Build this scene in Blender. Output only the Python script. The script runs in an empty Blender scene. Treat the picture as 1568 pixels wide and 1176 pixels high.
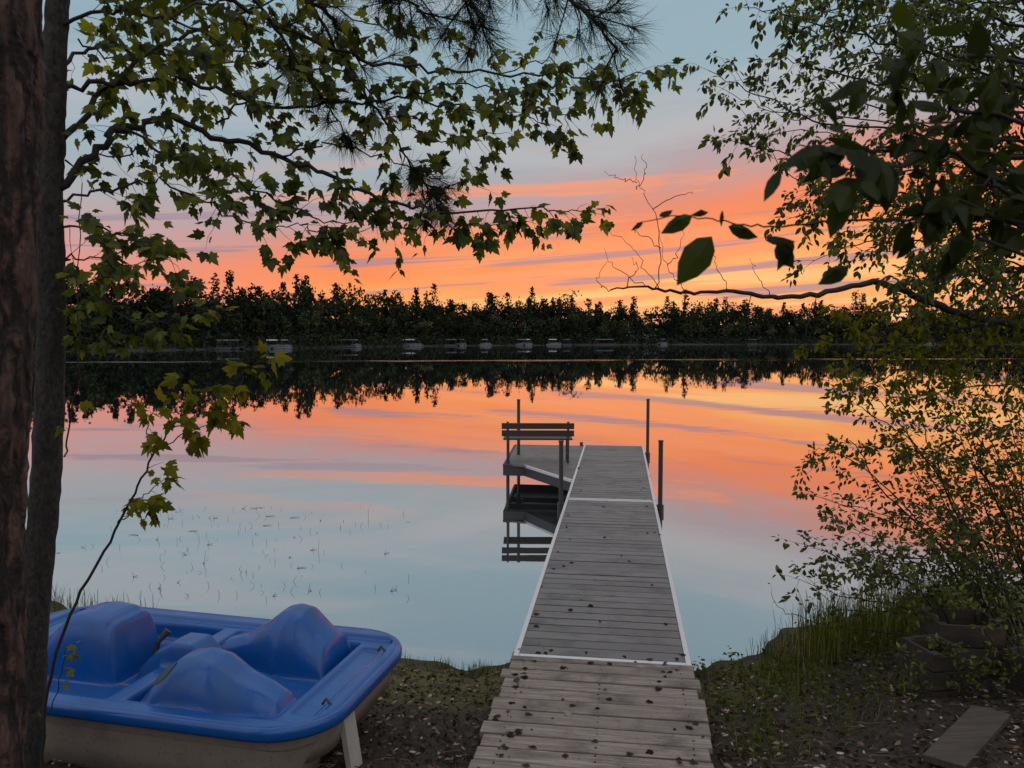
import bpy, math, random
import numpy as np
from mathutils import Vector, Matrix
random.seed(7); rng=np.random.default_rng(7)
sc=bpy.context.scene
CAM=Vector((0,0,2.71)); PITCH=math.atan(70/1178.0)
DECK=0.51
# ---------------------------------------------------------------- helpers
def S(u,v,Y):
    """survey reading (bearing, height, distance in metres north) -> world metres"""
    a=(u-784)/1178.0; b=(588-v)/1178.0
    cp,sp=math.cos(PITCH),math.sin(PITCH)
    dy=cp+b*sp; dz=-sp+b*cp
    return np.array([a*Y/dy, Y, CAM.z+dz*Y/dy])
def link(o,parent=None):
    sc.collection.objects.link(o)
    if parent is not None: o.parent=parent
    return o
def empty(name,loc=(0,0,0),rotz=0):
    e=bpy.data.objects.new(name,None); e.location=loc; e.rotation_euler=(0,0,rotz)
    e.empty_display_size=.2
    return link(e)
class Acc:
    def __init__(s): s.v=[];s.f=[];s.n=0;s.tint=[]
    def add(s,v,f,tint=None):
        v=np.asarray(v,float); s.v.append(v)
        n=s.n
        s.f.extend([tuple(int(i)+n for i in q) for q in f]); s.n+=len(v)
        if tint is not None: s.tint.append(np.tile(tint,(len(v),1)))
    def obj(s,name,mat,parent=None,smooth=False):
        me=bpy.data.meshes.new(name)
        V=np.concatenate(s.v) if s.v else np.zeros((0,3))
        me.from_pydata(V.tolist(),[],s.f); me.update()
        if s.tint:
            at=me.attributes.new('tint','FLOAT_COLOR','POINT')
            c=np.concatenate(s.tint); c=np.hstack([c,np.ones((len(c),1))])
            at.data.foreach_set('color',c.ravel())
        if smooth: me.polygons.foreach_set('use_smooth',[True]*len(me.polygons))
        o=bpy.data.objects.new(name,me); me.materials.append(mat)
        return link(o,parent)
def tube(acc,pts,rad,sides=6,cap=True,bump=None):
    pts=np.asarray(pts,float); n=len(pts)
    rad=np.linspace(rad[0],rad[1],n) if len(rad)==2 and n!=2 else np.asarray(rad,float)
    t=np.gradient(pts,axis=0); t/=np.linalg.norm(t,axis=1)[:,None]+1e-9
    up=np.array([0,0,1.]) if abs(t[0][2])<.9 else np.array([0,1.,0])
    a=np.arange(sides)/sides*2*math.pi
    V=[]
    for i in range(n):
        x=np.cross(t[i],up); x/=np.linalg.norm(x)+1e-9; y=np.cross(x,t[i])
        r=rad[i] if bump is None else rad[i]*bump(a,i)[:,None]
        V.append(pts[i]+r*(np.cos(a)[:,None]*x+np.sin(a)[:,None]*y))
        up=y
    V=np.concatenate(V); F=[]
    for i in range(n-1):
        for j in range(sides):
            k=(j+1)%sides
            F.append((i*sides+j,i*sides+k,(i+1)*sides+k,(i+1)*sides+j))
    if cap: F.append(tuple(range(sides))[::-1]); F.append(tuple(range((n-1)*sides,n*sides)))
    acc.add(V,F)
def box(acc,c,s,rot=None,jit=0,tint=None):
    c=np.array(c,float); s=np.array(s,float)/2
    b=min(s)*.18
    V=[]
    for z,k in ((-s[2],b),(-s[2]+b,0),(s[2]-b,0),(s[2],b)):
        for x,y in ((-1,-1),(1,-1),(1,1),(-1,1)):
            V.append((x*(s[0]-k),y*(s[1]-k),z))
    V=np.array(V)
    if rot is not None: V=V@np.array(rot).T
    F=[(3,2,1,0),(12,13,14,15)]
    for l in range(3):
        for j in range(4):
            k=(j+1)%4; F.append((l*4+j,l*4+k,l*4+4+k,l*4+4+j))
    acc.add(V+c,F,tint)
def catmull(P,k=6):
    P=np.asarray(P,float); P=np.vstack([2*P[0]-P[1],P,2*P[-1]-P[-2]])
    out=[]
    for i in range(1,len(P)-2):
        for t in np.arange(k)/k:
            a,b,c,d=P[i-1],P[i],P[i+1],P[i+2]
            out.append(.5*(2*b+(c-a)*t+(2*a-5*b+4*c-d)*t*t+(3*b-a-3*c+d)*t**3))
    out.append(P[-2]); return np.array(out)
def unit(v): return v/(np.linalg.norm(v)+1e-9)
def rotz(a): return np.array([[math.cos(a),-math.sin(a),0],[math.sin(a),math.cos(a),0],[0,0,1]])
def roty(a): return np.array([[math.cos(a),0,math.sin(a)],[0,1,0],[-math.sin(a),0,math.cos(a)]])
def rotx(a): return np.array([[1,0,0],[0,math.cos(a),-math.sin(a)],[0,math.sin(a),math.cos(a)]])
def leaf_template(half,cen,fold):
    L=[(0,0)]+half; R=[(-x,y) for x,y in half[:-1]][::-1]
    out=L+R
    V=[(0,cen,fold)]+[(x,y,-(.10*y*y)+(-.12*abs(x))) for x,y in out]
    n=len(out); F=[(0,i+1,(i+1)%n+1) for i in range(n)]
    return np.array(V),F
MAPLE=leaf_template([(.14,-.08),(.30,-.04),(.30,.10),(.56,.26),(.42,.36),(.46,.56),(.24,.50),(.18,.70),(0,1.0)],.3,.05)
OVATE=leaf_template([(.20,.16),(.29,.40),(.22,.68),(0,1.0)],.42,.05)
def build_leaves(leaves,template,name,mat,parent=None):
    T,F=template; nT=len(T)
    P=np.array([l[0] for l in leaves]); Yd=np.array([l[1] for l in leaves]); Nn=np.array([l[2] for l in leaves]); Sz=np.array([l[3] for l in leaves])
    Yd/=np.linalg.norm(Yd,axis=1)[:,None]+1e-9
    X=np.cross(Yd,Nn); X/=np.linalg.norm(X,axis=1)[:,None]+1e-9
    Z=np.cross(X,Yd)
    cur=rng.uniform(.2,3.2,(len(P),1,1))
    V=P[:,None,:]+Sz[:,None,None]*(T[None,:,0:1]*X[:,None,:]*rng.uniform(.7,1.05,(len(P),1,1))+T[None,:,1:2]*Yd[:,None,:]+T[None,:,2:3]*cur*Z[:,None,:])
    V=V.reshape(-1,3)
    F=np.array(F); FF=(F[None]+ (np.arange(len(P))*nT)[:,None,None]).reshape(-1,3)
    me=bpy.data.meshes.new(name)
    me.from_pydata(V.tolist(),[],FF.tolist()); me.update(); me.materials.append(mat)
    return link(bpy.data.objects.new(name,me),parent)
def grow(acc,leaves,pts,r,spacing,L,twr,start=.1,nl=(3,4),size=.1,droop=.4,flat=.7,jit=.01,bare=False,sides=6,down=.6):
    C=catmull(pts,6); C[1:-1]+=rng.normal(0,jit,(len(C)-2,3))
    tube(acc,C,r,sides)
    if bare: return
    seg=np.linalg.norm(np.diff(C,axis=0),axis=1); cum=np.concatenate([[0],np.cumsum(seg)]); tot=cum[-1]
    s=start*tot
    while s<tot:
        i=min(np.searchsorted(cum,s)-1,len(C)-2); i=max(i,0)
        f=(s-cum[i])/(seg[i]+1e-9); p=C[i]+(C[i+1]-C[i])*f; t=unit(C[i+1]-C[i])
        rd=rng.normal(size=3); rd[1]*=flat; rd-=t*np.dot(rd,t); rd=unit(rd)
        d=unit(t*rng.uniform(.3,1.0)+rd)
        ln=L*rng.uniform(.45,1.35)*(1-.45*s/tot)
        twig(acc,leaves,p,d,ln,twr,nl,size,droop,down)
        s+=spacing*rng.uniform(.5,1.5)
    twig(acc,leaves,C[-1],unit(C[-1]-C[-3]),L*.6,twr,nl,size,droop,down)
def twig(acc,leaves,p,d,ln,twr,nl,size,droop,down):
    ks=np.linspace(0,1,5); side=rng.normal(0,.12,3)
    tp=np.array([p+d*ln*k+np.array([0,0,-1])*droop*ln*k*k*.5+side*ln*k*(1-k)+rng.normal(0,.02*ln,3)*(k>0) for k in ks])
    tube(acc,tp,(twr,twr*.35),3,cap=False)
    n=rng.integers(nl[0],nl[1]+1)
    for j in range(n):
        k=.3+.7*(j+1)/n
        i=min(int(k*4),3); q=tp[i]+(tp[i+1]-tp[i])*(k*4-i); t=unit(tp[i+1]-tp[i])
        for sgn in (1,-1):
            if rng.random()<.12: continue
            sd=unit(np.cross(t,rng.normal(size=3)))*sgn
            dr=unit(t*.5+sd+np.array([0,0,-down])+rng.normal(0,.25,3))
            nm=unit(np.array([0,-.25,1.0])+rng.normal(0,.6,3))
            pet=size*rng.uniform(.15,.5)
            q2=q+dr*pet
            leaves.append((q2,dr,nm,size*rng.uniform(.45,1.15)))
# ---------------------------------------------------------------- node helpers
def newmat(name):
    m=bpy.data.materials.new(name); m.use_nodes=True; nt=m.node_tree; nt.nodes.clear()
    return m,nt
class NT:
    def __init__(s,nt): s.nt=nt
    def n(s,t,ins=None,**kw):
        x=s.nt.nodes.new(t)
        for k,v in kw.items(): setattr(x,k,v)
        for k,v in (ins or {}).items():
            if isinstance(v,bpy.types.NodeSocket): s.nt.links.new(v,x.inputs[k])
            else: x.inputs[k].default_value=v
        return x
    def m(s,op,a,b=None,c=None):
        ins={0:a}
        if b is not None: ins[1]=b
        if c is not None: ins[2]=c
        return s.n('ShaderNodeMath',ins,operation=op).outputs[0]
    def mr(s,x,a,b,c=0.,d=1.,smooth=True):
        return s.n('ShaderNodeMapRange',{0:x,1:a,2:b,3:c,4:d},interpolation_type='SMOOTHSTEP' if smooth else 'LINEAR').outputs[0]
    def mix(s,f,a,b,mode='MIX'):
        x=s.n('ShaderNodeMix',data_type='RGBA',blend_type=mode)
        for idx,v in ((0,f),(6,a),(7,b)):
            if isinstance(v,bpy.types.NodeSocket): s.nt.links.new(v,x.inputs[idx])
            else:
                if idx and len(v)==3: v=(*v,1)
                x.inputs[idx].default_value=v
        return x.outputs[2]
    def ramp(s,x,stops):
        r=s.n('ShaderNodeValToRGB',{0:x}); e=r.color_ramp.elements
        while len(e)<len(stops): e.new(.5)
        for el,(p,c) in zip(e,stops): el.position=p; el.color=(*c,1) if len(c)==3 else c
        return r.outputs[0]
    def noise(s,vec,scale,detail=3,rough=.5,dist=0):
        return s.n('ShaderNodeTexNoise',{'Vector':vec,'Scale':scale,'Detail':detail,'Roughness':rough,'Distortion':dist}).outputs[0]
    def scalev(s,vec,sc_):
        return s.n('ShaderNodeMapping',{0:vec,3:sc_}).outputs[0]
    def out(s,sh): s.n('ShaderNodeOutputMaterial',{0:sh})
    def bsdf(s,col,rough=.6,bump=None,bstr=.3,bdist=.01,**kw):
        ins={'Base Color':col if isinstance(col,bpy.types.NodeSocket) else (*col,1),'Roughness':rough}
        if bump is not None:
            ins['Normal']=s.n('ShaderNodeBump',{'Strength':bstr,'Distance':bdist,'Height':bump}).outputs[0]
        ins.update(kw)
        return s.n('ShaderNodeBsdfPrincipled',ins).outputs[0]
def simple(name,col,rough=.6,var=.25,scale=8,metal=0,bump=.2,bdist=.004,stretch=(1,1,1)):
    m,nt=newmat(name); g=NT(nt)
    co=g.n('ShaderNodeTexCoord').outputs['Object']; co=g.scalev(co,stretch)
    a=g.noise(co,scale,4,.6)
    c=g.mix(a,tuple(x*(1-var) for x in col),tuple(min(1,x*(1+var)) for x in col))
    g.out(g.bsdf(c,rough,a,bump,bdist,Metallic=metal)); return m
def leafmat(name,stops,trans=.45,rough=.45,tcol=1.6,gloss=0.):
    m,nt=newmat(name); g=NT(nt)
    geo=g.n('ShaderNodeNewGeometry')
    c=g.ramp(geo.outputs['Random Per Island'],stops)
    d=g.n('ShaderNodeBsdfDiffuse',{0:c}).outputs[0]
    if trans>.1:
        tc=g.mix(1.0,c,(tcol,tcol,tcol*.35),'MULTIPLY')
        t=g.n('ShaderNodeBsdfTranslucent',{0:tc}).outputs[0]
        d=g.n('ShaderNodeMixShader',{0:trans,1:d,2:t}).outputs[0]
    if gloss>0:
        gl=g.n('ShaderNodeBsdfGlossy',{'Color':(.8,.8,.8,1),'Roughness':.4}).outputs[0]
        d=g.n('ShaderNodeMixShader',{0:gloss,1:d,2:gl}).outputs[0]
    g.out(d); return m
# ---------------------------------------------------------------- world
w=bpy.data.worlds.new("World"); sc.world=w; w.use_nodes=True; nt=w.node_tree; nt.nodes.clear(); g=NT(nt)
dirv=g.n('ShaderNodeTexCoord').outputs['Generated']
sep=g.n('ShaderNodeSeparateXYZ',{0:dirv}); X,Yc,Z=sep.outputs
az=g.m('ARCTAN2',X,Yc)
tilt=g.m('SUBTRACT',Z,g.m('MULTIPLY',az,.06))
def svec(kx,kz,off=0.):
    return g.n('ShaderNodeCombineXYZ',{0:g.m('MULTIPLY',az,kx),1:g.m('MULTIPLY',tilt,kz),2:off}).outputs[0]
big=g.noise(svec(1.8,9.),1.0,4,.62,.5)
warp=g.m('MULTIPLY',g.m('SUBTRACT',big,.5),.16)
e=g.m('ADD',g.m('ADD',Z,g.m('MULTIPLY',g.m('MAXIMUM',g.m('MINIMUM',az,.5),-.5),-.13)),warp)
base=g.ramp(e,[(0.,(1,.43,.15)),(.05,(1,.42,.14)),(.09,(.99,.29,.10)),(.125,(.88,.25,.12)),(.155,(.64,.29,.24)),(.18,(.46,.36,.38)),(.215,(.38,.42,.45)),(.29,(.31,.43,.49)),(.5,(.26,.40,.48)),(1,(.30,.42,.52))])
lf=g.mr(az,-.15,-.6); lf=g.m('MULTIPLY',lf,g.mr(Z,.22,.03)); lf=g.m('MULTIPLY',lf,.6)
base=g.mix(lf,base,(.82,.34,.30))
yl=g.m('MULTIPLY',g.mr(Z,.15,.03),g.m('MULTIPLY',g.mr(az,-.2,.12),g.mr(az,.9,.45)))
yn=g.mr(g.noise(svec(2.6,40.,3.),1.0,3,.55,.4),.42,.58)
base=g.mix(g.m('MULTIPLY',g.m('MULTIPLY',yl,yn),.9),base,(1.0,.61,.26))
on=g.mr(g.noise(svec(2.2,30.,9.),1.0,4,.65,.6),.49,.60)
om=g.m('MULTIPLY',on,g.m('MULTIPLY',g.mr(Z,.255,.17),g.mr(az,-.55,.1)))
base=g.mix(g.m('MULTIPLY',om,.8),base,(.97,.32,.15))
cn=g.mr(g.noise(svec(2.0,64.,21.),1.0,4,.58,.3),.565,.63)
cm=g.m('MULTIPLY',cn,g.m('MULTIPLY',g.mr(Z,.02,.05),g.mr(Z,.21,.12)))
base=g.mix(g.m('MULTIPLY',cm,.70),base,(.32,.24,.32))
vn=g.mr(g.noise(svec(2.0,14.,33.),1.0,4,.62,.5),.42,.68)
vm=g.m('MULTIPLY',vn,g.mr(Z,.15,.24)); base=g.mix(g.m('MULTIPLY',vm,.45),base,(.56,.52,.53))
ea=g.mr(Yc,.45,-.25)
east=g.ramp(Z,[(0.,(.44,.41,.42)),(.15,(.62,.57,.57)),(.4,(.72,.74,.78)),(1,(.76,.80,.86))])
base=g.mix(ea,base,east)
hi=g.mr(Z,.48,.85); base=g.mix(hi,base,(.84,.88,.94))
sky=g.n('ShaderNodeTexSky',sky_type='NISHITA',sun_disc=False,sun_elevation=math.radians(.8),sun_rotation=math.radians(8))
b1=g.n('ShaderNodeBackground',{0:base,1:1.0}).outputs[0]
b2=g.n('ShaderNodeBackground',{0:sky.outputs[0],1:.006}).outputs[0]
g.n('ShaderNodeOutputWorld',{0:g.n('ShaderNodeAddShader',{0:b1,1:b2}).outputs[0]})
sun=bpy.data.lights.new('sun','SUN'); sun.energy=.2; sun.angle=math.radians(.5); sun.color=(1,.6,.35)
so=link(bpy.data.objects.new('sun',sun)); sd=Vector((math.sin(.14),math.cos(.14),math.tan(math.radians(.8))))
so.rotation_euler=sd.to_track_quat('Z','Y').to_euler()
# ---------------------------------------------------------------- camera
cam=bpy.data.cameras.new('camera'); cam.lens=27.05; cam.sensor_width=36; cam.clip_end=6000; cam.clip_start=.05
cam.dof.use_dof=True; cam.dof.focus_distance=7; cam.dof.aperture_fstop=7
co=link(bpy.data.objects.new('camera',cam)); co.location=CAM; co.rotation_euler=(math.pi/2-PITCH,0,0); sc.camera=co
sc.view_settings.view_transform='Standard'; sc.view_settings.look='None'; sc.view_settings.exposure=0
# ---------------------------------------------------------------- terrain
SX=[-400,-40,-12,-8,-4.4,-2.5,-1,0,1.5,2.1,2.7,3.9,6,12,40,400]; SY=[60,16,9.6,8.7,7.6,6.75,6.25,6.1,6.1,6.35,6.9,7.6,8.6,10,16,60]
FX=[-400,-200,-140,-95,-71,-35,10,70,180,300,380,600]; FY=[-300,0,90,150,188,262,300,332,345,300,120,-300]
def vnoise(x,y):
    return (np.sin(x*2.1+1.3*np.sin(y*1.7))*np.cos(y*2.6+.7*np.sin(x*3.1))*.5+np.sin(x*6.3+y*4.1)*np.cos(y*7.7-x*3.3)*.25+np.sin(x*17+y*11)*np.sin(y*19-x*7)*.12)
def gzv(x,y):
    x=np.asarray(x,float);y=np.asarray(y,float)
    d=np.interp(x,SX,SY)-y+.10*np.sin(x*3.1)+.07*np.sin(x*7.7+1)+.03*np.sin(x*19+y*5)
    z=np.where(d>0,.02+.17*d,.02+.14*d)
    z=np.where(d>10,.02+1.7+.03*(d-10),z); z=np.maximum(z,-1.6)
    z=z+np.where((d>-1)&(d<30),.028*vnoise(x,y)*np.clip(d+.4,0,1),0)
    df=y-np.interp(x,FX,FY)
    zf=np.where(df>0,.25+.07*df,.25+.06*df); zf=np.where(df>160,11.45,zf)
    return np.maximum(z,np.where(df>-40,np.maximum(zf,-1.6),-1.6))
def gz(x,y): return float(gzv(x,y))
xs=np.unique(np.concatenate([np.linspace(-3000,-400,8),np.linspace(-400,-20,60),np.linspace(-20,-5,30),np.linspace(-5,5,230),np.linspace(5,20,30),np.linspace(20,400,60),np.linspace(400,3000,8)]))
ys=np.unique(np.concatenate([np.linspace(-1500,-20,15),np.linspace(-20,2,30),np.linspace(2,9,180),np.linspace(9,40,30),np.linspace(40,520,90),np.linspace(520,4000,8)]))
GX,GY=np.meshgrid(xs,ys); GZ=gzv(GX,GY)
V=np.stack([GX,GY,GZ],-1).reshape(-1,3); nx=len(xs); ny=len(ys)
F=[(j*nx+i,j*nx+i+1,(j+1)*nx+i+1,(j+1)*nx+i) for j in range(ny-1) for i in range(nx-1)]
m,nt=newmat('soil_moss_litter'); g=NT(nt); P=g.n('ShaderNodeNewGeometry').outputs['Position']
sp=g.n('ShaderNodeSeparateXYZ',{0:P})
n1=g.noise(P,22,6,.7); n2=g.noise(P,1.8,4,.6); n3=g.noise(P,70,4,.7)
c=g.mix(g.mr(n1,.3,.7),(.012,.008,.006),(.060,.038,.026))
moss=g.m('MULTIPLY',g.mr(n2,.38,.54),g.mr(sp.outputs[2],.26,.06))
mossc=g.mix(n3,(.03,.033,.006),(.19,.17,.035)); c=g.mix(g.m('MULTIPLY',moss,.9),c,mossc)
wet=g.mr(sp.outputs[2],.05,.0); c=g.mix(g.m('MULTIPLY',wet,.7),c,(.012,.010,.008))
far=g.mr(sp.outputs[1],30,60); c=g.mix(far,c,(.015,.02,.011))
hh=g.m('ADD',n1,g.m('MULTIPLY',n3,.5))
g.out(g.bsdf(c,.95,hh,.9,.03))
a=Acc(); a.v=[V]; a.f=F; a.n=len(V); ground=a.obj('ground',m,smooth=True)
# ---------------------------------------------------------------- water
m,nt=newmat('lake_surface'); g=NT(nt); P=g.n('ShaderNodeNewGeometry').outputs['Position']; sp=g.n('ShaderNodeSeparateXYZ',{0:P})
nb=g.noise(g.scalev(P,(.5,1.6,1)),.9,3,.5); nb2=g.noise(g.scalev(P,(.05,.22,1)),1.0,3,.5)
hgt=g.m('ADD',g.m('MULTIPLY',nb,.3),nb2)
bm=g.n('ShaderNodeBump',{'Strength':.13,'Distance':.02,'Height':hgt}).outputs[0]
wob=g.m('MULTIPLY',g.m('SUBTRACT',g.noise(g.scalev(P,(.012,.0,1)),1.,4,.6),.5),30.)
yy=g.m('ADD',g.m('ADD',sp.outputs[1],wob),g.m('MULTIPLY',sp.outputs[0],-.12))
band=g.m('MULTIPLY',g.mr(yy,88,91),g.mr(yy,99,95)); 
streak=g.m('MULTIPLY',band,g.mr(g.noise(g.scalev(P,(.05,.1,1)),1.,4,.6),.35,.60))
farr=g.m('MULTIPLY',g.mr(sp.outputs[1],120,260),.035)
rough=g.m('ADD',g.m('ADD',.008,farr),g.m('MULTIPLY',streak,.13))
gl=g.n('ShaderNodeBsdfGlossy',{'Color':(.92,.91,.91,1),'Roughness':rough,'Normal':bm}).outputs[0]
df=g.n('ShaderNodeBsdfDiffuse',{'Color':(.035,.045,.045,1)}).outputs[0]
lw=g.n('ShaderNodeLayerWeight',{'Blend':.5}).outputs['Facing']
fac=g.mr(lw,.2,.95,.35,.96,False)
g.out(g.n('ShaderNodeMixShader',{0:fac,1:df,2:gl}).outputs[0])
a=Acc(); a.add([(-3000,2,0),(3000,2,0),(3000,4000,0),(-3000,4000,0)],[(0,1,2,3)]); water=a.obj('lake_water',m)
# ---------------------------------------------------------------- far trees
m,nt=newmat('far_foliage'); g=NT(nt)
at=g.n('ShaderNodeAttribute',attribute_name='tint').outputs['Color']
rn=g.n('ShaderNodeNewGeometry').outputs['Random Per Island']
c=g.mix(1.,at,g.ramp(rn,[(0,(.75,.75,.75)),(1,(1.2,1.2,1.15))]),'MULTIPLY')
g.out(g.n('ShaderNodeBsdfDiffuse',{0:c}).outputs[0])
trunks=Acc()
fv=[];ft=[]
PX=np.array(FX[1:-1],float);PY=np.array(FY[1:-1],float)
sg=np.hypot(np.diff(PX),np.diff(PY)); cu=np.concatenate([[0],np.cumsum(sg)])
def quads(C,sz,tint):
    n=len(C); a=rng.normal(size=(n,3)); a/=np.linalg.norm(a,axis=1)[:,None]; b=np.cross(a,rng.normal(size=(n,3))); b/=np.linalg.norm(b,axis=1)[:,None]
    s=sz*rng.uniform(.5,1.25,(n,1)); 
    q=np.stack([C-a*s,C-b*s*.7,C+a*s,C+b*s*.7],1).reshape(-1,3)
    fv.append(q); ft.append(np.repeat(tint*rng.uniform(.88,1.12,(n,1)),4,0))
greens=np.array([[.044,.052,.026],[.032,.042,.022],[.054,.058,.030],[.040,.044,.028],[.028,.039,.022]])*.78
for row,(off,step,hm) in enumerate([(1.5,2.6,.2),(5,5.8,.55),(11,5.8,.80),(18,4.8,.95),(27,4.6,.97),(38,4.0,.78)]):
    s=0
    while s<cu[-1]:
        x=np.interp(s,cu,PX); y=np.interp(s,cu,PY); 
        i=min(max(np.searchsorted(cu,s)-1,0),len(sg)-1); nxn=-(PY[i+1]-PY[i])/sg[i]; nyn=(PX[i+1]-PX[i])/sg[i]
        o=off+rng.uniform(-3,3); x+=nxn*o; y+=nyn*o
        tall=np.interp(x,[-140,-95,-60,0,100,400],[15.5,16.5,18.5,18.8,18.0,16.5])+1.9*math.sin(x*.085)+1.3*math.sin(x*.23+2)
        H=tall*hm*rng.uniform(.74,1.10); z0=.3+.07*max(o,0)
        con=rng.random()<(.12 if row<2 else .32)
        if row==0:
            n=70; C=rng.normal(size=(n,3))*np.array([2.4,1.3,.30*H])+np.array([x,y,z0+.4*H]); C[:,2]=np.maximum(C[:,2],.15)
            quads(C,.5,np.array([.024,.028,.016])*rng.uniform(.4,1.4))
        elif row==5:
            n=130; C=rng.normal(size=(n,3))*np.array([3.,1.6,1])+np.array([x,y,0]); C[:,2]=z0+rng.uniform(0,.85,n)*H; quads(C,1.1,np.array([.016,.022,.014]))
        elif con:
            H=tall*hm*rng.uniform(.88,1.2); wdt=rng.uniform(.17,.26); n=340; t=rng.random(n)**.9; lay=np.sin(t*rng.uniform(16,30)+rng.random()*6)*.35+.8
            r=np.minimum((1.05-t)**.6,.85)*wdt*H*lay; an=rng.uniform(0,6.283,n); rr=r*np.sqrt(rng.random(n))*(1+.4*np.sin(an*2+t*9+rng.random()*6))
            C=np.stack([x+rr*np.cos(an),y+rr*np.sin(an),z0+(.12+.88*t)*H-.06*rr],1)+rng.normal(0,.25,(n,3))
            quads(C,.54,np.array([.019,.026,.019])*rng.uniform(.7,1.3))
        else:
            k=12; cc=rng.normal(size=(k,3)); cc/=np.linalg.norm(cc,axis=1)[:,None]; cc*=np.array([.23,.2,.26])*H*rng.uniform(.5,1.0,(k,1))
            n=30; C=(cc[:,None]+rng.normal(size=(k,n,3))*.052*H).reshape(-1,3)+np.array([x,y,z0+.68*H])
            quads(C,.52,greens[rng.integers(5)]*rng.uniform(.6,1.3)*(1.15 if row<3 else .75))
            n=50; C=rng.normal(size=(n,3))*np.array([2.,1.5,.14*H])+np.array([x,y,z0+.3*H]); quads(C,.7,np.array([.018,.024,.014]))
        if row in(1,2): tube(trunks,[(x,y,z0-.5),(x,y,z0+H*.6)],(.22,.12),4,False)
        s+=step*rng.uniform(.5,1.5)
V=np.concatenate(fv); Tt=np.concatenate(ft); nq=len(V)//4
a=Acc(); a.v=[V]; a.f=np.arange(nq*4).reshape(-1,4).tolist(); a.n=len(V); a.tint=[Tt]
dt=a.obj('distant_tree_line',m)
bark_far=simple('far_bark',(.05,.04,.035),.9)
trunks.obj('distant_trunks',bark_far,dt)
# ---------------------------------------------------------------- far shore boats & docks
white=simple('white_canvas',(.40,.41,.44),.6,.1); hullm=simple('pontoon_metal',(.10,.105,.12),.5,.2); darkm=simple('dark_metal',(.03,.03,.035),.5,.2)
greyc=simple('grey_canvas',(.09,.095,.11),.6,.1)
greenc=simple('green_canvas',(.03,.10,.085),.7,.1)
def pontoon(u,wid,canopy,rot,kind=0,off=5):
    tanx=(u-784)/1178.0
    Y=150.
    for _ in range(60): Y=Y*.5+.5*(np.interp(tanx*Y,FX,FY)-off)
    x=tanx*Y; e=empty('pontoon_boat' if kind==0 else 'boat_lift',(x,Y,0),rot)
    L=wid
    h=Acc()
    for yy in (-1,1): tube(h,[(-L/2,yy,.2),(L/2-.6,yy,.2),(L/2,yy,.45)],[.28,.28,.08],8)
    box(h,(0,0,.5),(L*.95,2.4,.1)); h.obj('pontoons',hullm if kind==0 else darkm,e)
    f=Acc()
    if kind==0:
        for yy in (-1.15,1.15): box(f,(L*.12,yy,.80),(L*.6,.05,.42))
        box(f,(-L*.42,0,.8),(.06,2.2,.35)); box(f,(L*.1,.5,.9),(.7,.8,.6)); box(f,(-L*.25,-.6,.8),(1.3,.6,.4)); f.obj('fence_and_seats',greyc,e)
    p=Acc()
    for xx in (-L*.33,L*.33):
        for yy in (-1.2,1.2): tube(p,[(xx,yy,-.8),(xx,yy,2.2)],(.05,.05),5)
    p.obj('posts',darkm,e)
    c=Acc(); n=6; cl=L*(.5 if kind==0 else .8)
    for i in range(n):
        yy=-1.3+2.6*(i+.5)/n; box(c,(-L*.1*(kind==0),yy,2.15+.22*math.cos((i-2.5)/n*math.pi)),(cl,2.6/n+.02,.06),rotx(-(i-2.5)*.12))
    c.obj('canopy',canopy,e)
for u,wd,cn_,r,k,of in [(344,4,greyc,.3,1,4),(361,4,darkm,-.2,1,7),(421,5.5,white,.15,0,5),(437,3.5,greyc,.5,0,9),(533,5,darkm,0,1,5),(545,3.5,greyc,.3,0,8),(630,8.,white,-.1,0,5),(690,5,darkm,.2,1,5),(706,3.6,darkm,.9,0,4),(743,4.5,greyc,.3,0,6),(799,5,greyc,.1,0,4),(808,3.,white,.5,0,9),(849,6,white,-.2,0,5),(866,4,darkm,.4,1,6),(925,9,greenc,.1,1,3),(1014,4,greenc,.6,0,5),(1150,5,darkm,.2,1,5),(1420,6,darkm,.2,0,5)]:
    pontoon(u,wd,cn_,r,k,of)
# ---------------------------------------------------------------- dock
ANG=math.atan(.14)
dock=empty('dock',(.605,5.11,0),-ANG)
def boardmat(name,c1,c2,grain=1.,rough=.75):
    m,nt=newmat(name); g=NT(nt); co_=g.n('ShaderNodeTexCoord').outputs['Object']
    ri=g.n('ShaderNodeNewGeometry').outputs['Random Per Island']
    off=g.n('ShaderNodeVectorMath',{0:co_,1:g.n('ShaderNodeCombineXYZ',{0:g.m('MULTIPLY',ri,37.),2:g.m('MULTIPLY',ri,11.)}).outputs[0]},operation='ADD').outputs[0]
    gr=g.noise(g.scalev(off,(3,70,30)),1.,5,.65,.3); st=g.noise(off,3.5,5,.65); sp_=g.noise(off,60,3,.6)
    c=g.mix(g.mr(gr,.3,.7),c1,c2)
    c=g.mix(g.m('MULTIPLY',ri,.55),c,tuple(x*.5 for x in c2))
    c=g.mix(g.m('MULTIPLY',g.mr(st,.45,.72),.7),c,tuple(x*.4 for x in c1))
    c=g.mix(g.m('MULTIPLY',g.mr(sp_,.62,.70),.65),c,(.02,.017,.014))
    g.out(g.bsdf(c,rough,gr,.35*grain,.004)); return m
grey=boardmat('grey_decking',(.115,.103,.099),(.185,.167,.160),.6,.55)
wood=boardmat('weathered_wood',(.120,.090,.074),(.330,.265,.226),1.)
alum=simple('aluminium',(.60,.60,.61),.35,.08,20,.3)
pipe=simple('galvanised_post',(.06,.057,.06),.45,.3,30,.5)
b=Acc(); y=-4.4
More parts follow.
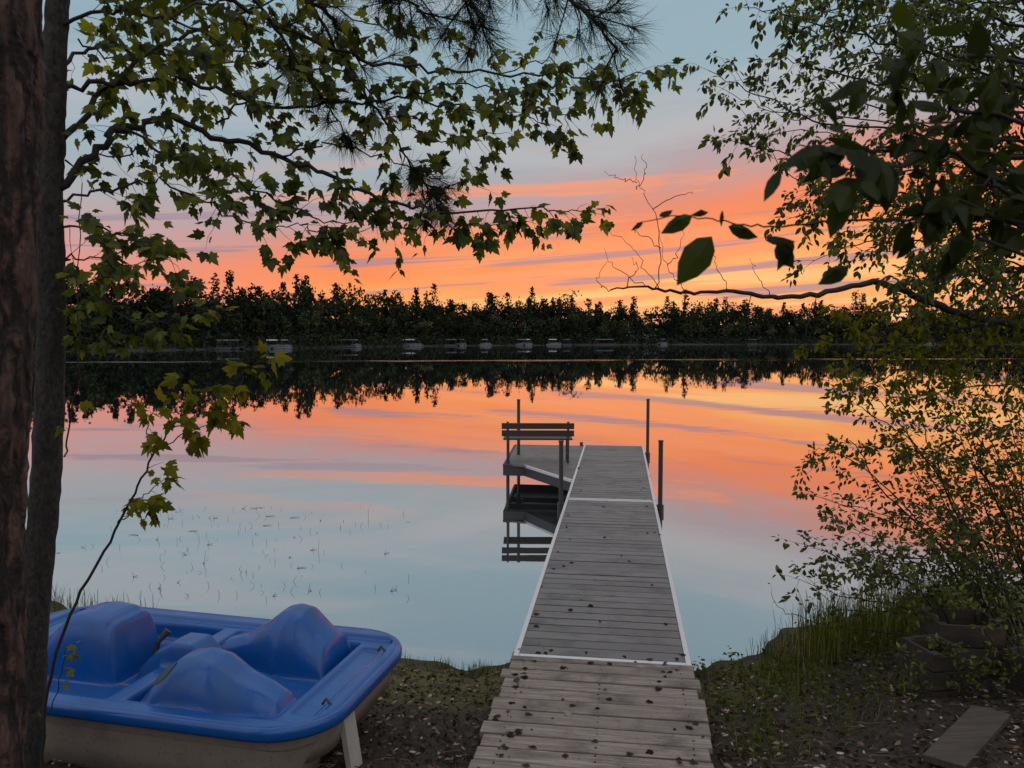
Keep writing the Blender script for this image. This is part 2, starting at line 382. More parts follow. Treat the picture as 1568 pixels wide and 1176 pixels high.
while y<-.03:
    wd=rng.uniform(.120,.136); rot=rotz(rng.normal(0,.007))@rotx(rng.normal(0,.014))
    box(b,(rng.normal(0,.012),y+wd/2,DECK-.018+rng.normal(0,.003)),(1.25+rng.uniform(-.035,.035),wd,.036),rot); y+=wd+rng.uniform(.010,.019)
b.obj('ramp_boards',wood,dock)
b=Acc()
for xx in (-.52,0,.52): box(b,(xx,-2.2,DECK-.115),(.045,4.4,.14))
for yy in (-.25,-1.5):
    for xx in (-.58,.58): box(b,(xx,yy,.25),(.09,.09,.44))
b.obj('ramp_stringers',wood,dock)
b=Acc()
for k in range(32):
    for xx in (-.52,0,.52):
        for dy in (.03,-.03): tube(b,[(xx+rng.normal(0,.006),-.09-k*.1405+dy,DECK-.002),(xx+.0005,-.09-k*.1405+dy,DECK+.004)],(.006,.005),6)
b.obj('nail_heads',darkm,dock)
b=Acc(); r=Acc(); fr=Acc()
for s0,s1 in ((.03,5.30),(5.34,10.75)):
    y=s0+.05
    while y<s1-.1:
        box(b,(0,y+.065,DECK-.012+rng.normal(0,.0014)),(1.135,.128,.026),rotz(rng.normal(0,.0015))@rotx(rng.normal(0,.006))); y+=.143
    for sx in (-1,1):
        box(r,(sx*.588,(s0+s1)/2,DECK-.02),(.036,s1-s0,.05))
        box(fr,(sx*.578,(s0+s1)/2,DECK-.115),(.03,s1-s0-.01,.135))
    for yy in (s0+.02,s1-.02): box(r,(0,yy,DECK-.014),(1.138,.034,.034))
b.obj('deck_boards',grey,dock); 
ca,sa=math.cos(-ANG),math.sin(-ANG)
def loc(x,y):
    dx,dy=x-.605,y-5.11; return np.array([dx*ca+dy*sa,-dx*sa+dy*ca])
pl=[loc(*q) for q in ((.02,15.55),(-.14,13.35),(.22,13.3))]
xe=-.61
poly=[(xe,10.55),(pl[0][0],10.55),(pl[1][0],pl[1][1]),(pl[2][0],pl[2][1]),(xe,6.75)]
def clipx(poly,y):
    xsn=[]
    for i in range(len(poly)):
        (x1,y1),(x2,y2)=poly[i],poly[(i+1)%len(poly)]
        if (y1-y)*(y2-y)<0: xsn.append(x1+(y-y1)/(y2-y1)*(x2-x1))
    return (min(xsn),max(xsn)) if len(xsn)>=2 else None
p=Acc(); y=6.80
while y<10.5:
    c0=clipx(poly,y+.003); c1=clipx(poly,y+.128)
    if c0 and c1:
        z1,z2=DECK-.026,DECK
        Vv=[(c0[0]+.03,y,z1),(c0[1],y,z1),(c1[1],y+.130,z1),(c1[0]+.03,y+.130,z1)]
        Vv+= [(q[0],q[1],z2) for q in Vv]
        p.add(Vv,[(3,2,1,0),(4,5,6,7),(0,1,5,4),(1,2,6,5),(2,3,7,6),(3,0,4,7)])
    y+=.143
p.obj('platform_boards',grey,dock)
def beam(acc,p0,p1,z,h,t):
    p0=np.array(p0);p1=np.array(p1);d=p1-p0;L=np.linalg.norm(d);c=(p0+p1)/2
    box(acc,(c[0],c[1],z),(L,t,h),rotz(math.atan2(d[1],d[0])))
for i in range(4):
    beam(fr,poly[i],poly[i+1],DECK-.12,.15,.035); beam(r if i>2 else fr,poly[i],poly[i+1],DECK-.022,.045,.04)
for yy in np.arange(.8,10.7,1.1): box(fr,(0,yy,DECK-.1),(1.12,.05,.1))
for k in (.3,.6): beam(fr,(poly[1][0]+.05,8.3+2*k),(xe,8.3+2*k),DECK-.1,.1,.04)
r.obj('edge_trim',alum,dock); fr.obj('frame',darkm,dock)
p=Acc()
def post(x,y,top,rr=.03):
    tube(p,[(x,y,-1.4),(x,y,top)],(rr,rr),12); tube(p,[(x,y,top-.002),(x,y,top+.02)],(rr*1.2,rr*1.15),12)
    tube(p,[(x,y,DECK-.20),(x,y,DECK+.0)],(rr*1.6,rr*1.6),10); box(p,(x+(.04 if x<0 else -.04),y,DECK-.1),(.08,.07,.15))
post(.655,5.1,DECK+.84); post(-.655,5.05,DECK+.82); post(.655,9.8,DECK+1.02)
q=loc(.125,14.5); post(q[0],q[1],DECK+1.03); q=loc(-.10,13.42); post(q[0]+.02,q[1]+.05,DECK+.02)
post(-.655,10.6,DECK+.05)
p.obj('posts',pipe,dock)
# bench
bm_=simple('bench_plank',(.040,.030,.027),.6,.3,6,stretch=(1,8,8))
bench=empty('park_bench',(.455,13.46,DECK),-.02)
s=Acc()
for zz in (.665,.535): box(s,(0,-.02-(zz-.5)*.18,zz),(1.27,.03,.105),rotx(.18))
for k in range(3): box(s,(0,.09+k*.13,.42),(1.22,.115,.03))
s.obj('slats',bm_,bench)
s=Acc()
for sx in (-.53,.53):
    tube(s,[(sx,.02,0),(sx,.0,.40),(sx,-.035,.74)],[.022,.022,.02],8)
    tube(s,[(sx,.38,0),(sx,.38,.40)],(.022,.022),8); box(s,(sx,.20,.385),(.04,.42,.035)); box(s,(sx,.2,.13),(.03,.36,.03))
s.obj('legs',pipe,bench)
# ---------------------------------------------------------------- pedal boat
BA=math.radians(-12.5); BZ=.37
boat=empty('pedal_boat',(-2.03,4.48,BZ),BA); boat.rotation_euler=(math.radians(-1.5),math.radians(.5),BA)
L,W,R=2.52,1.38,.34
def sm(a_,b_,x): 
    t=np.clip((x-a_)/(b_-a_),0,1); return t*t*(3-2*t)
def bx(x,y,x0,x1,y0,y1,s_=.08): return sm(x0-s_/2,x0+s_/2,x)*(1-sm(x1-s_/2,x1+s_/2,x))*sm(y0-s_/2,y0+s_/2,y)*(1-sm(y1-s_/2,y1+s_/2,y))
def prof(x,pts_,kk=11):
    xs_=[p_[0] for p_ in pts_]; zs_=[p_[1] for p_ in pts_]
    xx=np.linspace(xs_[0],xs_[-1],200); zz=np.interp(xx,xs_,zs_); k_=np.hanning(kk); k_/=k_.sum(); zz=np.convolve(np.pad(zz,kk//2,mode='edge'),k_,mode='valid')
    return np.interp(x,xx,zz,left=-9,right=-9)
def near_hump(x,y):
    z=prof(x,[(.14,.28),(.18,.42),(.28,.57),(.38,.65),(.48,.67),(.58,.65),(.70,.575),(.84,.53),(.95,.47),(.99,.36)],15)
    yy=(y+.39)/(.21-.06*sm(.55,.98,x)); return .30+(z-.30)*np.clip(1-np.abs(yy)**3.2,0,1)**.45
def far_hump(x,y):
    z=prof(x,[(.10,.36),(.14,.44),(.30,.49),(.44,.585),(.54,.665),(.60,.68),(.68,.665),(.78,.56),(.86,.49),(.90,.36)],9)
    yy=(y-.38)/(.12+.11*sm(.20,.60,x)); return .32+(z-.32)*np.clip(1-np.abs(yy)**2.8,0,1)**.48
def left_hump(x,y):
    z=prof(x,[(-.98,.36),(-.94,.46),(-.80,.50),(-.70,.60),(-.60,.675),(-.50,.69),(-.38,.68),(-.29,.65),(-.24,.40),(-.22,.16)],9)
    yy=(y-.02)/.225; return .17+(z-.17)*np.clip(1-np.abs(yy)**6,0,1)**.4
A_,B_=np.meshgrid(np.linspace(-1,1,361),np.linspace(-1,1,221))
bxx=A_*L/2; byy=B_*W/2
qx=np.clip(np.abs(bxx)-(L/2-R),0,None)/R; qy=np.clip(np.abs(byy)-(W/2-R),0,None)/R
mx=qx*np.sqrt(1-qy*qy/2); my=qy*np.sqrt(1-qx*qx/2)
bxx=np.sign(bxx)*(np.minimum(np.abs(bxx),L/2-R)+mx*R); byy=np.sign(byy)*(np.minimum(np.abs(byy),W/2-R)+my*R)
x,y=bxx,byy
h=np.full(x.shape,.455)
h-=.026*bx(x,y,-1.16,1.18,-.595,.595,.02)
h-=.29*bx(x,y,-.98,-.02,-.53,.53,.03)
h-=.18*bx(x,y,.12,.96,-.52,.52,.03); h-=.07*bx(x,y,.14,.48,-.48,.48,.04)
h+=.045*bx(x,y,.50,.90,-.14,.14,.03)
h-=.02*bx(x,y,1.02,1.14,-.46,.46,.02)
h=np.maximum(h,np.where(np.abs(y)<.17,prof(x,[(-.20,.15),(-.17,.38),(-.03,.52),(.06,.565),(.19,.565),(.25,.51),(.33,.40),(.97,.30)],7)-.30*sm(.09,.15,np.abs(y)),-1))
h=np.maximum(h,left_hump(x,y)); h=np.maximum(h,near_hump(x,y)); h=np.maximum(h,far_hump(x,y))
# moulded ribs on the bow locker and in the foot wells
h+=.008*bx(x,y,-.66,-.34,-.15,.19,.015)
for k in range(5): h+=.010*bx(x,y,-.90+.0*k,-.10,.30+.04*k,.315+.04*k,.012)*(h<.3)+.010*bx(x,y,-.90,-.10,-.46+.04*k,-.445+.04*k,.012)*(h<.3)
edge=np.maximum(np.abs(A_),np.abs(B_)); h=np.where(edge>.985,.445,h)
for _ in range(1):
    hp=np.pad(h,1,mode='edge'); h=(hp[1:-1,1:-1]*2+hp[:-2,1:-1]+hp[2:,1:-1]+hp[1:-1,:-2]+hp[1:-1,2:])/6
V=np.stack([x,y,h],-1).reshape(-1,3); nx=361; ny=221
F=[(j*nx+i,j*nx+i+1,(j+1)*nx+i+1,(j+1)*nx+i) for j in range(ny-1) for i in range(nx-1)]
def plastic(name,c,dirt,rough,zd=.3):
    m,nt=newmat(name); g=NT(nt); co_=g.n('ShaderNodeTexCoord').outputs['Object']
    n_=g.noise(co_,5,6,.65); n2_=g.noise(co_,45,4,.6)
    cc=g.mix(g.m('MULTIPLY',g.mr(n_,.45,.7),.35),c,dirt); cc=g.mix(g.m('MULTIPLY',g.mr(n2_,.58,.68),.45),cc,dirt)
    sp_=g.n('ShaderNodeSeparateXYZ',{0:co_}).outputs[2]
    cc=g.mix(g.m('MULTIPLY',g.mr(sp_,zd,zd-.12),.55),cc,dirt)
    g.out(g.bsdf(cc,g.mr(n_,.3,.7,rough,rough+.2),n2_,.08,.002)); return m
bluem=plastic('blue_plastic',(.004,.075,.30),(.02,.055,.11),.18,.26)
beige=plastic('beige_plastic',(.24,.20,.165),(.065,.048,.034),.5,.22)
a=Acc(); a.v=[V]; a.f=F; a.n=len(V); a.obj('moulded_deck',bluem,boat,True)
def rr_out(L,W,R,off,n=10):
    L=L/2+off;W=W/2+off;R=max(R+off,.02);pts=[]
    for cx,cy,a0 in ((L-R,W-R,0),(-L+R,W-R,90),(-L+R,-W+R,180),(L-R,-W+R,270)):
        for i in range(n+1):
            t=math.radians(a0+90*i/n); pts.append((cx+R*math.cos(t),cy+R*math.sin(t)))
    return pts
def loft(acc,L,W,R,prof,cy=0,cap=False,shear=0):
    n=None; V=[]
    for off,z in prof:
        pts=rr_out(L,W,R,off); n=len(pts); V+=[(px+(shear*(z-.4) if px>0 else -shear*(z-.4)),py+cy,z) for px,py in pts]
    F=[]
    for l in range(len(prof)-1):
        for j in range(n):
            k=(j+1)%n; F.append((l*n+j,l*n+k,(l+1)*n+k,(l+1)*n+j))
    if cap: F.append(tuple(range((len(prof)-1)*n,len(prof)*n)))
    acc.add(V,F)
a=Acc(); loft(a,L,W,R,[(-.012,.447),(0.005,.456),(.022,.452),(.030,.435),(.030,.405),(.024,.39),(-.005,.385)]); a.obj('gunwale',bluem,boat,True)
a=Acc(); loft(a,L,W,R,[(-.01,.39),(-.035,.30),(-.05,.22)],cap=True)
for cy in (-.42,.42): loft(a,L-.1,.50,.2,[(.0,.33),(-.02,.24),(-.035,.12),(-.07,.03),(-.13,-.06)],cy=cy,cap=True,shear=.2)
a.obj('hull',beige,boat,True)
a=Acc()
for yy in (-.36,.38):
    tube(a,[(-.72,yy-.10,.30),(-.72,yy-.10,.38),(-.72,yy+.10,.38),(-.72,yy+.10,.22)],[.012]*4,8)
    box(a,(-.72,yy-.13,.38),(.10,.07,.03)); box(a,(-.72,yy+.13,.24),(.10,.07,.03))
tube(a,[(-.16,.04,.40),(-.14,.05,.50),(-.10,.09,.56)],[.018,.016,.024],8)
tube(a,[(-.2,.20,.36),(-.06,.27,.47)],[.018,.024],8)
a.obj('pedals_and_steering_lever',darkm,boat)
def emb(px,py): return max(float(near_hump(np.array(px),np.array(py))),.43)+.005
a=Acc(); c0=(.31,-.50); V=[(c0[0],c0[1],emb(*c0)+.002)]
for rr_ in (.5,1.):
    V+=[(c0[0]+.07*rr_*math.cos(t),c0[1]+.045*rr_*math.sin(t),emb(c0[0]+.07*rr_*math.cos(t),c0[1]+.045*rr_*math.sin(t))) for t in np.linspace(0,6.2832,25)[:-1]]
a.add(V,[(0,i+1,(i+1)%24+1) for i in range(24)]+[(1+i,25+i,25+(i+1)%24,1+(i+1)%24) for i in range(24)])
a.obj('emblem',simple('emblem_green',(.03,.05,.04),.5,.7,40),boat,True)
a=Acc(); box(a,(1.24,-.22,.19),(.03,.13,.34),roty(-.12)@rotx(.1)); a.obj('rudder',simple('rudder_white',(.40,.38,.34),.5,.25),boat)
a=Acc(); 
for yy in (-.62,.62): tube(a,[(1.15,yy*.6,.45),(1.17,yy*.6,.48),(1.20,yy*.6,.45)],[.008]*3,6)
a.obj('cleats',darkm,boat)
# ---------------------------------------------------------------- bark materials
def bark(name,c1,c2,sc_,st,plates=1.):
    m,nt=newmat(name); g=NT(nt); P=g.n('ShaderNodeTexCoord').outputs['Object']
    wv=g.n('ShaderNodeVectorMath',{0:P,1:g.n('ShaderNodeVectorMath',{0:g.n('ShaderNodeTexNoise',{'Vector':P,'Scale':12.,'Detail':3.}).outputs[1],3:.06},operation='SCALE').outputs[0]},operation='ADD').outputs[0]
    vv=g.n('ShaderNodeTexVoronoi',{'Vector':g.scalev(wv,st),'Scale':sc_},feature='DISTANCE_TO_EDGE').outputs[0]
    n_=g.noise(g.scalev(P,st),sc_*2,6,.75); n2_=g.noise(P,5,4,.6)
    hh=g.m('ADD',g.m('MULTIPLY',g.mr(vv,0,.25),plates),g.m('MULTIPLY',n_,.8))
    c=g.mix(g.mr(n_,.3,.7),c1,c2)
    if plates>.5: c=g.mix(g.mr(vv,.0,.16),c1,c)
    c=g.mix(g.m('MULTIPLY',g.mr(n2_,.5,.7),.6),c,tuple(x*.8+.01 for x in c1))
    g.out(g.bsdf(c,.9,hh,1.,.02)); return m
pineb=bark('pine_bark',(.010,.007,.006),(.150,.080,.062),12,(1,1,.3))
mapleb=bark('maple_bark',(.006,.005,.0045),(.062,.053,.045),26,(1,1,.5),.15)
twigb=simple('twig_bark',(.018,.014,.011),.85,.3,40)
# ---------------------------------------------------------------- pine tree
pine=empty('pine_tree',(0,0,0)); a=Acc()
cs=[S(12,1300,2.3),S(16,1000,2.3),S(26,700,2.3),S(46,400,2.3),S(60,150,2.3),S(66,0,2.3),S(72,-400,2.3)]
cs=[c-np.array([.19,0,0]) for c in cs]; cs=[np.array([cs[0][0]-.02,2.3,gz(-1.8,2.3)-.1])]+cs[0:]
C=catmull(cs,24); ph=rng.uniform(0,6,40)
def pb(a_,i):
    return 1+.035*np.sin(a_*9+i*.15+ph[0])+.03*np.sin(a_*17-i*.35+ph[1])+.02*np.sin(a_*29+i*.9)+rng.normal(0,.008,len(a_))
tube(a,C,(.21,.15),96,bump=pb); a.obj('trunk',pineb,pine,True)
a=Acc(); ne=Acc()
def tuft(p,d,n=60,ln=.15):
    V=[];F=[]
    for i in range(n):
        dd=unit(d*rng.uniform(.1,1.2)+rng.normal(0,.55,3)); q=p-d*rng.uniform(0,.05); l=ln*rng.uniform(.6,1.1)
        w_=unit(np.cross(dd,rng.normal(size=3)))*.0009; md=q+dd*l*.5+np.array([0,0,-.004])
        k=len(V); V+=[q-w_,q+w_,md+w_,md-w_,q+dd*l+np.array([0,0,-.012])]; F+=[(k,k+1,k+2,k+3),(k+3,k+2,k+4)]
    ne.add(V,F)
def pbranch(pts,r,n,L=.2):
    C=catmull(pts,8); C[1:-1]+=rng.normal(0,.008,(len(C)-2,3)); tube(a,C,r,6)
    for i in range(n):
        k=rng.uniform(.25,1); j=min(int(k*(len(C)-1)),len(C)-2); t=unit(C[j+1]-C[j]); rd=rng.normal(size=3); rd[1]*=.6
        d=unit(t+rd*.8+np.array([0,0,-.15])); l=L*rng.uniform(.4,1.2); e_=C[j]+d*l
        tube(a,[C[j],C[j]+d*l*.5+rng.normal(0,.008,3),e_],[.004,.003,.003],4,False)
        tuft(e_,d); 
        if rng.random()<.6: tuft(C[j]+d*l*.6,d,35)
    tuft(C[-1],unit(C[-1]-C[-2]),70)
Tp=S(72,-400,2.3)-np.array([.19,0,0])
pbranch([Tp,S(300,-260,2.6),S(500,-140,2.9),S(620,-80,3.0),S(710,-10,3.05),S(745,45,3.05)],(.03,.005),24)
pbranch([S(500,-140,2.9),S(650,-110,3.1),S(800,-50,3.2),S(890,10,3.2),S(945,80,3.2)],(.018,.005),28)
pbranch([S(500,-140,2.9),S(560,-80,3.),S(610,-20,3.),S(650,25,3.)],(.012,.004),12)
pbranch([Tp,S(200,-150,2.9),S(350,-60,3.6),S(470,0,4.0),S(520,40,4.2),S(560,110,4.3)],(.022,.004),12)
pbranch([S(470,0,4.0),S(540,110,4.2),S(600,200,4.2),S(640,270,4.3),S(680,325,4.3)],(.009,.003),22,.16)
pbranch([S(350,-60,3.6),S(430,60,3.9),S(500,160,4.1),S(535,215,4.2)],(.009,.003),14,.16)
a.obj('branches',twigb,pine,True)
nm=leafmat('pine_needles',[(0,(.014,.020,.011)),(1,(.042,.052,.028))],.0); ne.obj('needles',nm,pine)
# ---------------------------------------------------------------- maple tree
maple=empty('maple_tree'); a=Acc(); lv=[]
tr=[(26,1260,3.6),(38,1150,3.6),(52,950,3.6),(72,700,3.6),(79,500,3.6),(77,300,3.6),(82,150,3.6),(88,0,3.6),(95,-250,3.6)]
tp=[S(*q) for q in tr]; tp=[np.array([tp[0][0],3.6,gz(tp[0][0],3.6)-.1])]+tp
C=catmull(tp,14); C[1:-1]+=rng.normal(0,.002,(len(C)-2,3)); tube(a,C,(.078,.044),24,bump=lambda a_,i:1+.04*np.sin(a_*5+i*.3)+.03*np.sin(a_*11-i*.5)+rng.normal(0,.012,len(a_))); a.obj('trunk',mapleb,maple,True)
a=Acc()
def pts(l,y0,y1):
    return [S(u,v,y0+(y1-y0)*i/(len(l)-1)) for i,(u,v) in enumerate(l)]
MB=[([(88,290),(150,225),(190,197),(260,185),(340,210),(430,240),(510,275),(590,305),(680,322),(770,320),(850,322),(905,325)],3.6,4.5,.020),
([(84,140),(170,125),(260,120),(330,135),(420,165),(520,160),(620,150),(720,165),(790,175),(840,190)],3.6,4.6,.012),
([(85,225),(140,165),(230,80),(320,40),(400,10),(480,-40)],3.6,4.3,.016),
([(92,-60),(250,-50),(400,30),(520,80),(640,105),(760,112),(880,118),(960,122),(1025,100)],3.6,4.8,.013),
([(86,310),(170,292),(250,280),(330,320),(400,350),(460,345)],3.6,3.9,.007),
([(190,197),(260,235),(350,270),(420,300),(500,340),(560,335)],3.7,4.1,.007),
([(84,350),(150,350),(210,365),(260,395)],3.6,3.5,.006),
([(90,40),(170,20),(260,30),(350,70),(430,110)],3.6,3.3,.009),
([(330,190),(380,150),(450,110),(540,120),(600,180),(680,215),(760,205)],3.9,4.3,.006),
([(510,275),(570,330),(650,352),(720,345),(800,338)],4.1,4.4,.005),
([(620,150),(700,130),(790,140),(850,165),(870,190)],4.2,4.7,.005),
([(86,100),(150,70),(220,10),(300,-60)],3.6,4.4,.010),
([(100,245),(170,240),(240,220),(300,240),(350,255)],3.65,4.6,.005),
([(260,30),(380,-10),(500,10),(600,50),(690,60)],3.5,4.6,.006),
([(230,80),(330,100),(420,90),(500,60)],3.8,4.8,.005),
([(430,240),(500,220),(580,240),(660,270),(730,285)],4.0,4.6,.005),
([(760,112),(830,95),(900,100),(960,140)],4.5,4.9,.004),
([(120,60),(200,100),(290,90),(360,60)],3.8,5.0,.005),
([(460,345),(500,355),(560,352)],3.9,4.0,.004),
([(84,395),(130,395),(190,385),(230,375)],3.6,4.0,.005)]
for l,y0,y1,r in MB: grow(a,lv,pts(l,y0,y1),(r,.0025),.060,.23,.0019,start=.12,nl=(2,4),size=.080,droop=.5,flat=.9,jit=.012,down=.8)
for l,y0,y1,r in [([(84,420),(140,440),(190,485),(250,492),(315,475)],3.6,3.4,.006),([(84,470),(110,490),(150,510)],3.6,3.5,.004),([(84,440),(150,425),(220,400)],3.6,3.4,.004)]:
    grow(a,lv,pts(l,y0,y1),(r,.002),.052,.12,.002,start=.25,nl=(2,3),size=.066)
a.obj('branches',twigb,maple,True)
mleaf=leafmat('maple_leaf',[(0,(.026,.035,.007)),(.45,(.060,.076,.013)),(.8,(.11,.125,.020)),(1,(.19,.18,.028))],.48,tcol=1.8,gloss=.02)
build_leaves(lv,MAPLE,'leaves',mleaf,maple); nmaple=len(lv)
# sapling
sap=empty('maple_sapling'); a=Acc(); lv=[]
q0=S(62,1230,3.35)
grow(a,lv,[q0]+pts([(70,1080),(100,960),(150,860),(200,770),(232,700),(262,655)],3.35,3.3),(.009,.0035),.2,.12,.002,start=.75,nl=(1,2),size=.07,jit=.004)
for l in ([(262,655),(300,620),(340,590),(400,553)],[(240,690),(290,660),(345,642)],[(200,770),(225,755),(250,735)],[(262,655),(262,620),(275,590)],[(180,800),(210,780),(225,770)],[(232,700),(225,660),(235,630)],[(262,655),(300,640),(330,600)]):
    grow(a,lv,pts(l,3.3,3.25),(.003,.0015),.05,.09,.0014,start=.35,nl=(2,3),size=.070,jit=.004,down=.8)
grow(a,lv,pts([(98,700),(108,640),(122,540),(118,430),(126,280)],3.4,3.4),(.004,.002),.3,.07,.001,nl=(1,1),size=.06,jit=.004)
grow(a,lv,pts([(60,1120),(90,1050),(100,1000),(110,990)],3.35,3.3),(.003,.001),.12,.06,.001,nl=(1,2),size=.045,jit=.004)
a.obj('stems',twigb,sap,True); build_leaves(lv,MAPLE,'leaves',leafmat('sapling_leaf',[(0,(.07,.08,.010)),(1,(.21,.19,.024))],.45),sap)
# ---------------------------------------------------------------- right-hand birch
birch=empty('birch_tree'); a=Acc(); lv=[]
tr=[S(1690,1100,5.4),S(1660,900,5.4),S(1625,600,5.4),S(1600,300,5.4),S(1585,0,5.4),S(1560,-300,5.4)]
tr=[np.array([tr[0][0],5.4,gz(tr[0][0],5.4)-.1])]+tr; tube(a,catmull(tr,6),(.09,.04),14)
limb=pts([(1625,530),(1560,498),(1500,488),(1430,465),(1370,440),(1330,432),(1250,450),(1180,456),(1120,446),(1050,448),(990,440),(935,444)],5.3,3.6)
grow(a,lv,limb,(.030,.0035),1,1,.1,bare=True,jit=.006)
for l in ([(1010,445),(985,405),(962,372),(925,352)],[(1003,441),(1012,380),(1000,320),(975,280),(972,238)],[(1000,320),(1040,298),(1062,296)],[(1050,447),(1022,405),(1010,352)],[(990,440),(945,412),(925,380)],[(1120,446),(1098,405),(1085,380)],[(1150,452),(1147,515),(1156,545)],[(975,280),(950,272),(925,262)],[(1012,380),(985,362),(970,350)],[(935,444),(915,430),(930,400)],[(960,440),(975,412),(965,395)],[(1180,455),(1160,420),(1150,395)],[(975,290),(990,262),(985,235)],[(1250,450),(1235,500),(1240,520)],[(1022,405),(1040,380),(1045,350)]):
    grow(a,lv,pts(l,3.75,3.6),(.0025,.0008),1,1,.1,bare=True,jit=.007,sides=4)
BB=[[(1600,300),(1480,250),(1380,200),(1260,190),(1170,150),(1085,108)],[(1590,150),(1450,90),(1330,60),(1230,30),(1140,12)],[(1590,220),(1450,205),(1330,232),(1230,240),(1118,215)],[(1590,50),(1450,0),(1350,-30),(1230,-35)],
[(1600,380),(1500,330),(1400,300),(1300,310),(1208,335)],[(1605,430),(1500,400),(1420,370),(1330,370),(1245,400)],[(1590,100),(1500,60),(1420,30),(1350,10)],[(1600,330),(1520,240),(1450,150),(1400,60),(1360,-20)],[(1600,260),(1540,150),(1500,60),(1470,-30)],
[(1600,280),(1500,270),(1400,260),(1320,275),(1230,300)],[(1590,180),(1480,150),(1360,130),(1260,110),(1190,90)],[(1600,350),(1540,300),(1480,270),(1420,310),(1370,340)],[(1590,10),(1500,-20),(1300,10),(1210,60)],[(1600,420),(1520,410),(1440,430),(1380,460)],[(1600,380),(1520,370),(1450,400),(1390,420)],[(1600,480),(1540,450),(1480,400),(1440,350)]]
for i,l in enumerate(BB):
    y1=5.4-rng.uniform(.2,1.2); grow(a,lv,pts(l,5.4,y1),(.011,.002),.070,.29,.0017,start=.06,nl=(6,9),size=.054,droop=.5,flat=1,down=.8)
    for rep in range(2):
        l2=[(u+rng.uniform(0,70),v+rng.uniform(-45,45)) for u,v in l]; grow(a,lv,pts(l2,5.4,6.0+.5*rep),(.009,.002),.092,.30,.0017,start=.06,nl=(6,8),size=.054,droop=.5,flat=1,down=.8)
a.obj('trunk_and_branches',twigb,birch,True)
bleaf=leafmat('birch_leaf',[(0,(.022,.030,.007)),(.6,(.055,.070,.015)),(1,(.15,.155,.028))],.45,tcol=1.8,gloss=.02)
build_leaves(lv,OVATE,'leaves',bleaf,birch); nb_=len(lv)
lv=[]; a=Acc()
for l in ([(1610,500),(1480,500),(1400,520),(1320,512),(1245,525)],[(1610,560),(1500,560),(1420,555),(1340,585),(1290,600)],[(1610,470),(1500,470),(1400,480),(1330,475),(1275,470)],[(1610,530),(1500,530),(1420,540),(1350,545),(1290,550)],[(1610,600),(1520,590),(1450,600),(1380,620)],[(1610,450),(1540,490),(1440,500),(1360,495)]):
    grow(a,lv,pts(l,5.3,4.7),(.008,.002),.06,.20,.0018,nl=(5,7),size=.052,flat=1)
a.obj('lower_branches',twigb,birch,True)
yleaf=leafmat('yellow_green_leaf',[(0,(.04,.048,.007)),(1,(.19,.18,.025))],.45); build_leaves(lv,OVATE,'lower_leaves',yleaf,birch)
# ---------------------------------------------------------------- shoreline shrub
shrub=empty('willow_shrub'); a=Acc(); lv=[]
SB=[[(1540,985),(1450,850),(1350,740),(1270,690),(1232,702)],[(1560,985),(1480,800),(1400,680),(1320,625),(1290,605)],[(1500,985),(1400,900),(1300,860),(1225,832)],[(1480,985),(1400,935),(1300,915),(1216,885)],[(1560,985),(1500,750),(1450,640),(1390,580)],[(1590,985),(1560,700),(1530,600)],[(1520,985),(1430,840),(1330,790),(1248,760)],[(1540,985),(1480,870),(1420,760),(1370,680)],
[(1600,985),(1540,800),(1490,690),(1460,590)],[(1580,985),(1500,900),(1440,840),(1340,830)],[(1620,985),(1590,800),(1560,650)],[(1530,985),(1500,900),(1480,780),(1440,700)],[(1560,985),(1530,880),(1450,780),(1380,640),(1330,570)],[(1490,985),(1420,880),(1350,830),(1290,800)],
[(1610,985),(1560,900),(1500,850),(1430,790)],[(1600,985),(1550,830),(1500,720),(1400,690),(1310,680)],[(1500,985),(1440,930),(1380,900),(1310,880)],[(1600,985),(1570,800),(1500,640),(1470,560)],[(1620,985),(1600,860),(1540,740),(1520,680)],[(1540,985),(1470,900),(1390,860),(1330,855)]]
for l in SB:
  for rep in range(2):
    y=rng.uniform(5.5,6.8); P_=pts([(u+rep*rng.uniform(-10,40),v+rep*rng.uniform(-25,25)) for u,v in l],y,y-rng.uniform(-.2,.7)); P_[0][2]=gz(P_[0][0],P_[0][1])-.03
    grow(a,lv,P_,(.008,.0015),.076,.27,.0015,start=.16,nl=(5,7),size=.052,droop=.1,flat=1,down=.3)
grow(a,lv,pts([(1450,985),(1330,965),(1250,955),(1190,930),(1182,905)],6.0,5.8),(.005,.0015),.5,.12,.001,nl=(1,1),size=.03)
# leafy shoots in front of the crates
for l in ([(1560,1080),(1530,1000),(1490,940),(1450,915)],[(1575,1080),(1560,1000),(1545,930)],[(1480,1070),(1470,1020),(1440,985)],[(1420,1075),(1405,1030),(1385,1005)],[(1545,1085),(1510,1040),(1470,1010)]):
    P_=pts(l,4.75,4.6); P_[0][2]=gz(P_[0][0],P_[0][1])-.03
    grow(a,lv,P_,(.005,.001),.045,.12,.0012,start=.1,nl=(3,5),size=.045,droop=.1,flat=1,down=.3)
a.obj('stems',twigb,shrub,True); build_leaves(lv,OVATE,'leaves',leafmat('shrub_leaf',[(0,(.030,.038,.008)),(.7,(.075,.088,.018)),(1,(.19,.19,.04))],.42,gloss=.02),shrub); ns=len(lv)
